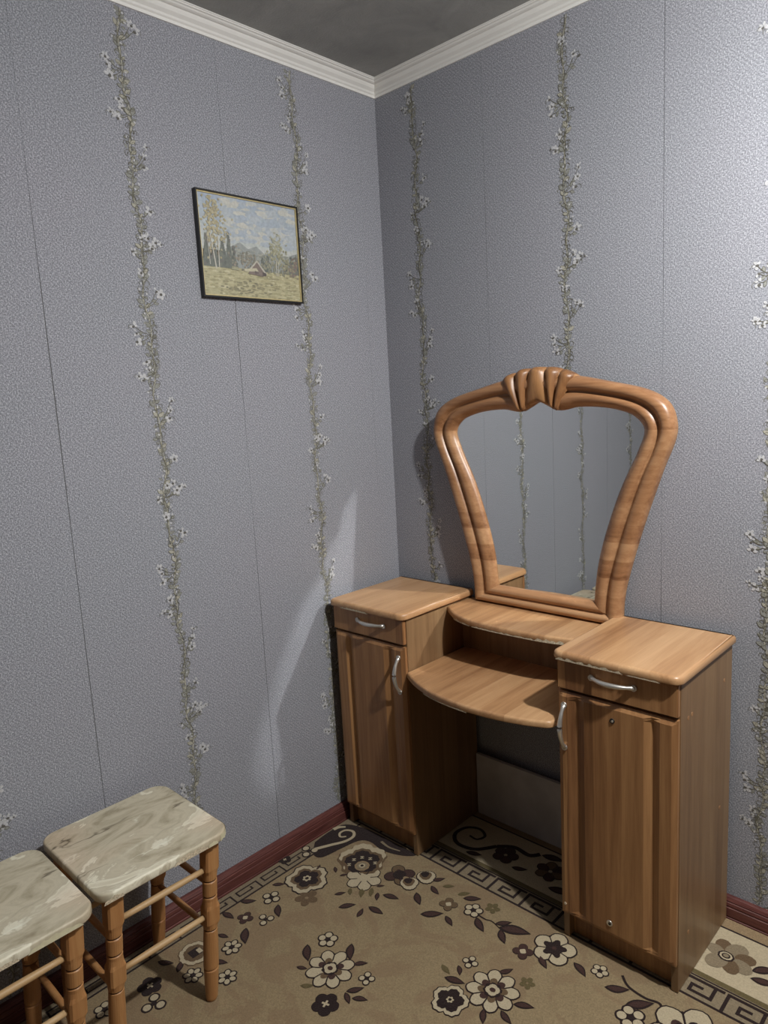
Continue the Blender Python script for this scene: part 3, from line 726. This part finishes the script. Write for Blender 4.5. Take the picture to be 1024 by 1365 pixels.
def ragged(x0_, x1_, yf, ztop, parent, amp, seed, zb=None):
    """bare chipboard where the film has chipped off the lower edge"""
    rr = random.Random(seed); mb = MB(); x = x0_; up_ = []; 
    while x < x1_:
        e = min(1, (x-x0_)/.01, (x1_-x)/.01); up_.append((x, ztop+amp*max(0, e)*rr.uniform(.15, 1.0))); x += rr.uniform(.003, .009)
    up_.append((x1_, ztop))
    f = yf if callable(yf) else (lambda x: yf)
    for (a, za), (b, zb_) in zip(up_[:-1], up_[1:]):
        mb.face([(a, f(a), ztop-.0012), (b, f(b), ztop-.0012), (b, f(b), zb_), (a, f(a), za)])
        mb.face([(a, f(a), ztop-.0012), (a, f(a)+.006, ztop-.0012), (b, f(b)+.006, ztop-.0012), (b, f(b), ztop-.0012)])
    return dt(mb, 'chipped_edge', MAT['chip'], parent=parent, label='pale chipped edge', recalc=False)
for ci, (xa, xb) in enumerate(cab):
    # carcass panels
    for xs_ in (xa, xb-0.016):
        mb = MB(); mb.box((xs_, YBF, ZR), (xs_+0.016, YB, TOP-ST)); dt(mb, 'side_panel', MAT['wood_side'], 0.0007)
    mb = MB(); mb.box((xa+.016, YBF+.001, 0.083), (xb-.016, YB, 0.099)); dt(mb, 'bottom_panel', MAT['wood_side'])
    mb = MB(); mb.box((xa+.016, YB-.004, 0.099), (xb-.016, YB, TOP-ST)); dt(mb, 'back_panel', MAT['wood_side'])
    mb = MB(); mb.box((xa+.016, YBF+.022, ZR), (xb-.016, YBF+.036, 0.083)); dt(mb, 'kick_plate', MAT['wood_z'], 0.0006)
    mb = MB(); mb.box((xa+.016, YBF+.002, 0.686), (xb-.016, YBF+.05, 0.696)); dt(mb, 'divider_rail', MAT['wood_side'])
    # top board
    ov = 0.009
    yb_ = YB
    mb = MB(); slab(mb, round_rect(xa-ov, YD-.010, xb+ov, yb_, (0.020, 0.024, 0.003, 0.003)), TOP-ST, TOP, 0.010, 0.003)
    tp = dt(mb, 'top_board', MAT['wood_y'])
    if ci == 0:
        ragged(0.085, 0.205, YD-.0108, TOP-ST, tp, 0.006, 3)
    else:
        ragged(0.850, 1.02, YD-.0108, TOP-ST, tp, 0.007, 5); ragged(1.03, 1.105, YD-.0106, TOP-ST, tp, 0.003, 6)
    # drawer front
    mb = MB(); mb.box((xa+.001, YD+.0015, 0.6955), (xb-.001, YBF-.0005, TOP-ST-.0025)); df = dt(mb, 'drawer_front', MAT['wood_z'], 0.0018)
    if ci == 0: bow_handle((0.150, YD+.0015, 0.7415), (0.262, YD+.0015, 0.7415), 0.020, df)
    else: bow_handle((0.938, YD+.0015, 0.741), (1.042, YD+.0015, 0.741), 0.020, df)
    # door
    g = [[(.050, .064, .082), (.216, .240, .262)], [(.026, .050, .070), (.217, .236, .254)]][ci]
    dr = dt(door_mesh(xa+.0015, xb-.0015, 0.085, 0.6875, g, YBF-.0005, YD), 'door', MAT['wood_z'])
    if ci == 0: bow_handle((0.318, YD, 0.655), (0.318, YD, 0.548), 0.024, dr)
    else: bow_handle((0.866, YD, 0.655), (0.866, YD, 0.545), 0.024, dr)
    if ci == 1:
        for (hx, hz, r, mk) in ((0.990, 0.648, .0065, 'dark'), (0.981, 0.121, .008, 'chrome'), (0.861, 0.116, .0035, 'chip')):
            mb = MB(); yo = YD+.0002
            mb.tube([(hx, yo+.001, hz), (hx, yo-.0018, hz)], [r, r*.92], 16)
            if mk != 'chip': mb.tube([(hx+.001, yo-.0016, hz), (hx+.001, yo-.0030, hz)], r*.45, 12, 1)
            mm = {'dark': [MAT['black'], MAT['chrome']], 'chrome': [MAT['chrome'], MAT['black']], 'chip': [MAT['chip']]}[mk]
            dt(mb, 'screw', mm, parent=dr)
        sp = [o for o in DT.children if o.name.startswith('side_panel')][-1]
        for (hy, hz) in ((-0.279, 0.678), (-0.300, 0.676), (-.075, .690), (-.09, .36), (-0.285, 0.135)):
            mb = MB(); mb.tube([(xb-.001, hy, hz), (xb+.0006, hy, hz)], .0052, 14); dt(mb, 'cam_cover', MAT['wood_z'], parent=sp)
# middle shelf with bowed front
xl, xr = cab[0][1], cab[1][0]
bow = catmull([(xl+.0005, -0.352), (0.40, -0.387), (0.47, -0.414), (0.54, -0.428), (0.62, -0.433), (0.70, -0.427), (0.77, -0.412), (0.815, -0.396), (0.835, -0.386), (0.8435, -0.374), (xr-.0005, -0.358)], 4)
mb = MB(); slab(mb, bow+[(xr-.0005, YB), (xl+.0005, YB)], 0.594, 0.612, 0.0065, 0.003); ms = dt(mb, 'middle_shelf', MAT['wood_y'])
# upper shelf
bow2 = catmull([(xl+.0005, -0.152), (0.37, -0.176), (0.41, -0.203), (0.47, -0.224), (0.55, -0.231), (0.65, -0.229), (0.74, -0.222), (0.80, -0.203), (0.83, -0.18), (xr-.0005, -0.152)], 4)
mb = MB(); slab(mb, bow2+[(xr-.0005, YB), (xl+.0005, YB)], 0.747, 0.765, 0.007, 0.003); us = dt(mb, 'mirror_shelf', MAT['wood_y'])
def on_curve(c):
    def f(x):
        for (a, ya), (b, yb_) in zip(c[:-1], c[1:]):
            if a <= x <= b and b > a: return ya+(yb_-ya)*(x-a)/(b-a)-.0008
        return c[0][1]
    return f
ragged(0.40, 0.48, on_curve(bow2), 0.747, us, 0.008, 8); ragged(0.49, 0.70, on_curve(bow2), 0.747, us, 0.005, 9); ragged(0.70, 0.79, on_curve(bow2), 0.747, us, 0.009, 10)
ragged(0.45, 0.62, on_curve(bow), 0.594, ms, 0.003, 12)
mb = MB(); mb.box((xl+.0005, -0.078, 0.612), (xr-.0005, -0.066, 0.747)); dt(mb, 'niche_back', MAT['wood_side'])

# mirror: moulded frame lofted between outer and inner outline
CX = 0.617; MBK = -0.030
Oh = [(.245, .7665), (.248, .835), (.262, .907), (.303, 1.049), (.352, 1.193), (.382, 1.270), (.3865, 1.318), (.366, 1.368), (.308, 1.403), (.200, 1.430), (.120, 1.447), (.050, 1.452), (0, 1.453)]
Ih = [(.163, .822), (.168, .875), (.178, .942), (.203, 1.035), (.242, 1.145), (.288, 1.243), (.3055, 1.300), (.279, 1.335), (.235, 1.352), (.183, 1.361), (.120, 1.3635), (.060, 1.356), (0, 1.383)]
def fullc(Hc):
    L_ = [(-a, b) for a, b in Hc]; R_ = [(a, b) for a, b in reversed(Hc)]
    # smooth the arms, keep the bottom corners and the centre cusp sharp
    l = catmull(L_, 8); r = catmull(R_, 8)
    return l+r[1:]
Oc, Ic = fullc(Oh), fullc(Ih)
PROF = [(0.0, 0.0), (0.0, .013), (.03, .0205), (.10, .0275), (.20, .0315), (.30, .0315), (.38, .028), (.44, .0215), (.475, .017), (.51, .0165), (.545, .019), (.60, .0245), (.68, .0265), (.76, .0255), (.84, .0215), (.92, .0145), (1.0, .0085), (1.0, .003)]
def frame_pt(o_, i_, u, h): return (CX+o_[0]+(i_[0]-o_[0])*u, MBK-h, o_[1]+(i_[1]-o_[1])*u)
mb = MB(); rows = [[frame_pt(o_, i_, u, h) for u, h in PROF] for o_, i_ in zip(Oc, Ic)]
mb.grid(rows, 0, True)
# bottom rail, mitred into the arms
mb.grid([rows[-1], rows[0]], 0, True)
mf = dt(mb, 'mirror_frame', MAT['wood_x'], recalc=False)
mf.data.transform(Matrix.Identity(4))
mb = MB(); back = [(CX+x*.999, z) for x, z in Oc]
mb.face([(x, MBK, z) for x, z in back]); mb.face([(x, MBK+.0035, z) for x, z in reversed(back)])
mb.grid([[(x, MBK, z) for x, z in back], [(x, MBK+.0035, z) for x, z in back]], 0, False, cu=True)
dt(mb, 'backing_board', MAT['wood_side'], parent=mf, recalc=False)
mm, nt, b = new_mat('silvered_glass', 0.0, 0.5, 1.0, (0.90, 0.925, 0.92))
mb = MB(); mb.face([(CX+x*1.02, MBK-.0035, 1.1+(z-1.1)*1.012) for x, z in Ic]); gl = dt(mb, 'mirror_glass', mm, parent=mf, recalc=False)
# shell crest: fan of ridges gathering towards two points on the inner edge
def crest():
    mb = MB(); na, nv = 140, 16; rows = []
    for i in range(na+1):
        a = -1+2*i/na; s_ = 1 if a >= 0 else -1; aa = abs(a)
        xt = 0.124*a; nr = 2.5
        xb_ = s_*(0.040*aa/.2 if aa < .2 else .040+.026*(aa-.2)/.8)
        zt = 1.4785-0.031*aa**2.4 + 0.0022*abs(math.cos(math.pi*nr*a))**.6 - 0.002
        # inner edge height at xb
        zb_ = 1.3825-0.0265*min(1, abs(xb_)/.055)**1.3+ (0.008*max(0, (abs(xb_)-.055)/.03))
        r = []
        for j in range(nv+1):
            v = j/nv
            x = xb_+(xt-xb_)*(v**1.25)
            z = zb_+(zt-zb_)*v
            ridge = abs(math.cos(math.pi*nr*a))**0.8
            base_h = .019+.009*math.sin(math.pi*min(1, v*1.02))**0.4
            fade = 1.0 if aa < .93 else max(0.0, (1-aa)/.07)
            h = base_h*(.80+.20*fade)+(.018*(ridge-.35))*min(1, .45+v*.9)*fade+.002
            if v > .93: h -= (v-.93)/.07*.010
            if v < .06: h -= (1-v/.06)*.008
            r.append((CX+x, MBK-h, z))
        rows.append(r)
    mb.grid(rows, 0, True)
    # side wall down to the backing
    mb.grid([[r[-1] for r in rows], [(r[-1][0], MBK, r[-1][2]) for r in rows]], 0, False)
    mb.grid([[r[0] for r in rows], [(r[0][0], MBK-.003, r[0][2]) for r in rows]], 0, False)
    return mb
dt(crest(), 'shell_crest', MAT['wood_z'], parent=mf, recalc=False)

# pale board on edge behind the kneehole
mb = MB(); mb.box((xl+.004, -0.036, RT+.0008), (xr-.004, -0.0235, 0.226)); o = mb.build('loose_board', MAT['grey_board'], bevel=0.001)
tag(o, 'pale grey board standing on edge behind the kneehole, against the wall', 'board')

# ------------------------------------------------------------------ stools
def leg_rows(x, y, z1, sh):
    secs = [(0.0, .0125, 0), (.006, .0145, 0), (.045, .0165, 0), (.082, .0178, 0), (.0845, .0160, 0), (.087, .0160, 0), (.0895, .0182, 0), (.150, .0178, 0), (.186, .0165, 0), (.1875, .0150, 0), (.190, .0150, 0), (.1915, .0168, 0),
            (.200, .0172, .3), (.208, .0180, 1), (.246, .0180, 1), (.255, .0172, .3), (.265, .0165, 0), (.2725, .0168, 0), (.2745, .0150, 0), (.277, .0150, 0), (.279, .0170, 0), (.3125, .0172, 0), (.3145, .0152, 0), (.317, .0152, 0), (.319, .0168, 0), (.335, .0170, .3), (.345, .0178, 1), (z1, .0178, 1)]
    rows = []
    for z, h, q in secs:
        r = []
        for k in range(24):
            a = 2*math.pi*(k+.5)/24; c, s_ = math.cos(a), math.sin(a)
            rad = h if q == 0 else h*((1-q)+q/max(abs(c), abs(s_))*0.985)
            r.append((x+c*rad+sh[0]*(z1-z), y+s_*rad+sh[1]*(z1-z), z))
        rows.append(r)
    return secs, rows
def make_stool(loc, size, label, top_rot, torn, seed):
    st = empty('wooden_stool', loc, label, 'stool', 'turned-leg stools along the left wall')
    sx, sy = size; hx, hy = sx/2, sy/2; zt = 0.450-RT
    mb = MB(); rr = random.Random(seed)
    ol = round_rect(-hx, -hy, hx, hy, (.036, .034, .038, .040), 8)
    slab(mb, ol, zt-.020, zt, .005, .003)
    tp = mb.build('seat_board', MAT['marble'], st)
    # torn film: bare and pale patches along the edge facing the room
    for (a, b, up_, mk) in torn:
        mb = MB(); n = 14; A = []; B = []
        for i in range(n+1):
            t = i/n; y = -hy+(a+(b-a)*t)*sy
            A.append((hx+.0006, y, zt-.0195)); B.append((hx+.0006, y, zt-.0195+(.006+.010*up_*math.sin(math.pi*t)*rr.uniform(.5, 1.1)) if 0 < i < n else zt-.0195))
        mb.grid([A, B], 0, False)
        o = mb.build('torn_film', MAT[mk], tp, recalc=False); o['label'] = 'torn film edge'
    if torn[-1][3] == 'film_back':   # yellowed flap folded round the corner that faces the room
        cn = inset(ol, -0.0009)[19:28]
        mb = MB(); mb.grid([[(x, y, zt-.0200+(.004*abs(math.sin(i*1.7)))) for i, (x, y) in enumerate(cn)], [(x, y, zt-.0035) for x, y in cn]], 0, True); mb.build('torn_film', MAT['film_back'], tp, recalc=False)['label'] = 'yellowed film flap'
    sh = (-0.055, -0.050); LX, LY = hx-.036, hy-.040
    for ix in (-1, 1):
        for iy in (-1, 1):
            secs, rows = leg_rows(ix*LX, iy*LY, zt-.0205, sh)
            mb = MB(); mb.grid(rows, 0, False, cu=True); mb.face(list(reversed(rows[0]))); mb.face(rows[-1])
            # darker colour on the ring cuts
            for fi in range(len(mb.f)):
                ri = fi//24
                if ri < len(secs)-1 and secs[ri][1] < .0155 and secs[ri+1][1] < .0161 and secs[ri][0] > .05: mb.m[fi] = 1
            mb.build('leg', [MAT['leg_wood'], MAT['dark_gap']], st)
    zf = lambda z: (sh[0]*(zt-.0205-z), sh[1]*(zt-.0205-z))
    for ix in (-1, 1):
        for z in (.345, .224):
            d = zf(z); mb = MB(); xx = ix*LX+d[0]
            mb.tube([(xx, -LY+.012+d[1]+(2*LY-.024)*t/6, z) for t in range(7)], [.0065, .0068, .0075, .0078, .0075, .0068, .0065], 10); mb.build('rung', MAT['rung_wood'], st)
    for iy in (-1, 1):
        for z in (.300, .185):
            d = zf(z); mb = MB(); yy = iy*LY+d[1]
            mb.tube([(-LX+.012+d[0]+(2*LX-.024)*t/6, yy, z) for t in range(7)], [.0065, .0068, .0075, .0078, .0075, .0068, .0065], 10); mb.build('rung', MAT['leg_wood'], st)
    return st
make_stool((0.208, -1.162, RT+.0018), (0.322, 0.314), 'stool nearer the corner, onyx-patterned seat and turned wooden legs', 0,
           [(.02, .16, .6, 'chip'), (.52, .80, .9, 'chip'), (.80, .88, .4, 'film_back')], 4)
make_stool((0.228, -1.482, RT+.0018), (0.318, 0.300), 'stool cut off by the left edge, onyx-patterned seat, farther from the corner', 0,
           [(.55, .90, .8, 'film_back'), (.35, .5, .3, 'chip')], 9)

# ------------------------------------------------------------------ picture
PC = Vector((0.0, -0.5465, 1.848)); pw, ph = 0.345, 0.276
pic = empty('framed_picture', PC, 'framed mountain meadow landscape with birches and a small hut', 'picture')
fw, fd = 0.0075, 0.016
def P3(y, z, x): return (x, y, z)
X0 = 0.0015
def quadbar(mb, pts_out, pts_in, xa, xb_, mi):
    n = 4
    for i in range(n):
        a, b = pts_out[i], pts_out[(i+1) % n]; c, d = pts_in[(i+1) % n], pts_in[i]
        mb.face([P3(*a, xb_), P3(*b, xb_), P3(*c, xb_), P3(*d, xb_)], mi)
        mb.face([P3(*a, xa), P3(*b, xa), P3(*b, xb_), P3(*a, xb_)], mi)
        mb.face([P3(*d, xa), P3(*c, xa), P3(*c, xb_), P3(*d, xb_)], mi)
def rc(hw, hh): return [(-hw, -hh), (hw, -hh), (hw, hh), (-hw, hh)]
mb = MB(); quadbar(mb, rc(pw/2, ph/2), rc(pw/2-fw*.55, ph/2-fw*.55), X0, fd, 0); mb.build('frame', MAT['black'], pic, recalc=True)
mb = MB(); quadbar(mb, rc(pw/2-fw*.55, ph/2-fw*.55), rc(pw/2-fw, ph/2-fw), X0, fd-.003, 0); mb.build('gold_lip', MAT['gold'], pic, recalc=True)
iw, ih = pw/2-fw, ph/2-fw
PM = {}
def pmat(c):
    if c not in PM: PM[c] = plain('paint_%d' % len(PM), tuple(((v*.70+t*.30)/255)**2.2*.98 for v, t in zip(c, (168, 170, 160))), 0.45, 0.4, var=0.12, scale=140)
    return PM[c]
pcols = []; pm = MB()
def pidx(c):
    if c not in pcols: pcols.append(c)
    return pcols.index(c)
def pp(u, v, x): return (x, -iw+2*iw*min(1, max(0, u)), -ih+2*ih*min(1, max(0, v)))
lz = [X0+.008]
def poly(pts, c, dz=.00003):
    lz[0] += dz; pm.face([pp(u, v, lz[0]) for u, v in pts], pidx(c))
rr = random.Random(5)
def dab(u, v, ru, rv, c):
    n = 6; a0 = rr.uniform(0, 6); poly([(u+math.cos(a0+6.283*k/n)*ru*rr.uniform(.6, 1.2), v+math.sin(a0+6.283*k/n)*rv*rr.uniform(.6, 1.2)) for k in range(n)], c, .0000008)
for i in range(14):   # sky washes
    v0_ = 0.45+0.55*i/14; t = i/13; poly([(0, v0_), (1, v0_), (1, 1), (0, 1)], (int((196-36*t)//4*4), int((200-22*t)//4*4), int((196+8*t)//4*4)))
for i in range(220):
    dab(rr.uniform(.2, 1), rr.uniform(.55, .98), rr.uniform(.03, .09), rr.uniform(.015, .04), rr.choice([(166, 178, 194), (176, 186, 198), (190, 194, 194), (198, 198, 192), (160, 174, 194)]))
poly([(.2, .40), (.28, .50), (.38, .56), (.46, .50), (.55, .54), (.63, .47), (.72, .50), (.85, .46), (1, .52), (1, .25), (.2, .25)], (140, 146, 148))
for i in range(120): dab(rr.uniform(.25, 1), rr.uniform(.38, .48), .03, .015, rr.choice([(132, 138, 138), (150, 152, 146), (122, 126, 120), (160, 160, 150)]))
poly([(0, .0), (1, .0), (1, .28), (0, .30)], (176, 168, 128))
for i in range(420): dab(rr.uniform(0, 1), rr.uniform(0, .28), rr.uniform(.01, .05), rr.uniform(.004, .013), rr.choice([(190, 182, 140), (170, 160, 118), (150, 144, 104), (200, 192, 154), (140, 132, 98), (182, 172, 130)]))
for i in range(90): dab(rr.gauss(.42, .12), rr.gauss(.08, .04), .02, .01, rr.choice([(128, 122, 92), (112, 108, 84), (146, 138, 104)]))
for (cu, wd, tp_) in ((.05, .05, .60), (.12, .05, .52), (.20, .05, .58), (.265, .035, .66), (.31, .03, .50), (.60, .03, .42), (.66, .04, .44), (.86, .03, .42), (.92, .035, .47), (.98, .04, .50)):
    poly([(cu-wd, .28), (cu+wd, .28), (cu+wd*.6, .28+(tp_-.28)*.5), (cu, tp_), (cu-wd*.6, .28+(tp_-.28)*.5)], (92, 98, 94))
    for i in range(22):
        v = rr.uniform(.29, tp_); s_ = wd*(1-(v-.28)/(tp_-.26)); dab(cu+rr.uniform(-1, 1)*s_, v, .012, .02, rr.choice([(84, 90, 86), (104, 108, 98), (76, 82, 80), (96, 92, 92)]))
for (cu, cv, su, sv, cols_, n) in ((.14, .70, .055, .12, [(168, 156, 120), (184, 174, 140), (150, 138, 104), (160, 152, 128)], 170), (.12, .88, .035, .06, [(178, 168, 136), (158, 146, 114)], 60),
                                   (.76, .50, .05, .07, [(150, 148, 118), (168, 166, 140), (134, 132, 104)], 90), (.76, .62, .025, .05, [(160, 160, 140), (176, 176, 160)], 30), (.93, .34, .04, .05, [(118, 96, 92), (130, 116, 100), (104, 100, 92)], 60),
                                   (.42, .38, .07, .04, [(124, 120, 108), (140, 130, 116), (110, 108, 100)], 70), (.86, .36, .05, .05, [(138, 134, 108), (120, 118, 96)], 50), (.68, .34, .06, .03, [(120, 122, 108), (138, 136, 116)], 60)):
    for i in range(n): dab(rr.gauss(cu, su), min(.97, rr.gauss(cv, sv)), .012, .014, rr.choice(cols_))
for (a, b, c, d, wd) in ((.125, .27, .09, .62, .006), (.155, .28, .165, .60, .005), (.07, .30, .06, .6, .003), (.745, .25, .75, .42, .004), (.765, .25, .775, .40, .003)):
    poly([(a-wd, b), (a+wd, b), (c+wd*.6, d), (c-wd*.6, d)], (206, 202, 192))
poly([(.44, .245), (.60, .225), (.60, .29), (.53, .38), (.47, .30)], (112, 96, 92)); poly([(.53, .385), (.545, .385), (.64, .255), (.62, .25)], (186, 180, 168)); poly([(.53, .385), (.54, .375), (.47, .29), (.455, .295)], (190, 184, 170))
poly([(.40, .29), (.53, .31), (.55, .275), (.40, .265)], (196, 188, 160)); poly([(.59, .235), (.63, .235), (.63, .265), (.59, .275)], (70, 60, 62)); poly([(.51, .25), (.55, .25), (.55, .275), (.51, .28)], (88, 76, 76)); poly([(.27, .27), (.35, .265), (.34, .30), (.28, .305)], (150, 148, 120))
pm.build('painting', [pmat(c) for c in pcols], pic, recalc=False)
mb = MB(); mb.box((X0, -iw, -ih), (X0+.006, iw, ih)); mb.build('backing', MAT['chip'], pic)

# ------------------------------------------------------------------ hanging lamp holder (above and right of the view)
lm = empty('ceiling_lamp', (LAMP.x, LAMP.y, H), 'bare bulb pendant hanging from the ceiling beyond the right edge', 'lamp')
mb = MB(); mb.tube([(0, 0, -.001), (0, 0, -.02), (0, 0, -.028)], [.05, .045, .02], 24); mb.build('ceiling_rose', MAT['white'], lm)
mb = MB(); mb.tube([(0, 0, -.026), (0, 0, -.075)], .003, 8); mb.build('cord', MAT['white'], lm)
mb = MB(); mb.tube([(0, 0, -.070), (0, 0, -.082), (0, 0, -.115), (0, 0, -.122)], [.010, .019, .019, .014], 20); mb.build('socket', MAT['white'], lm)
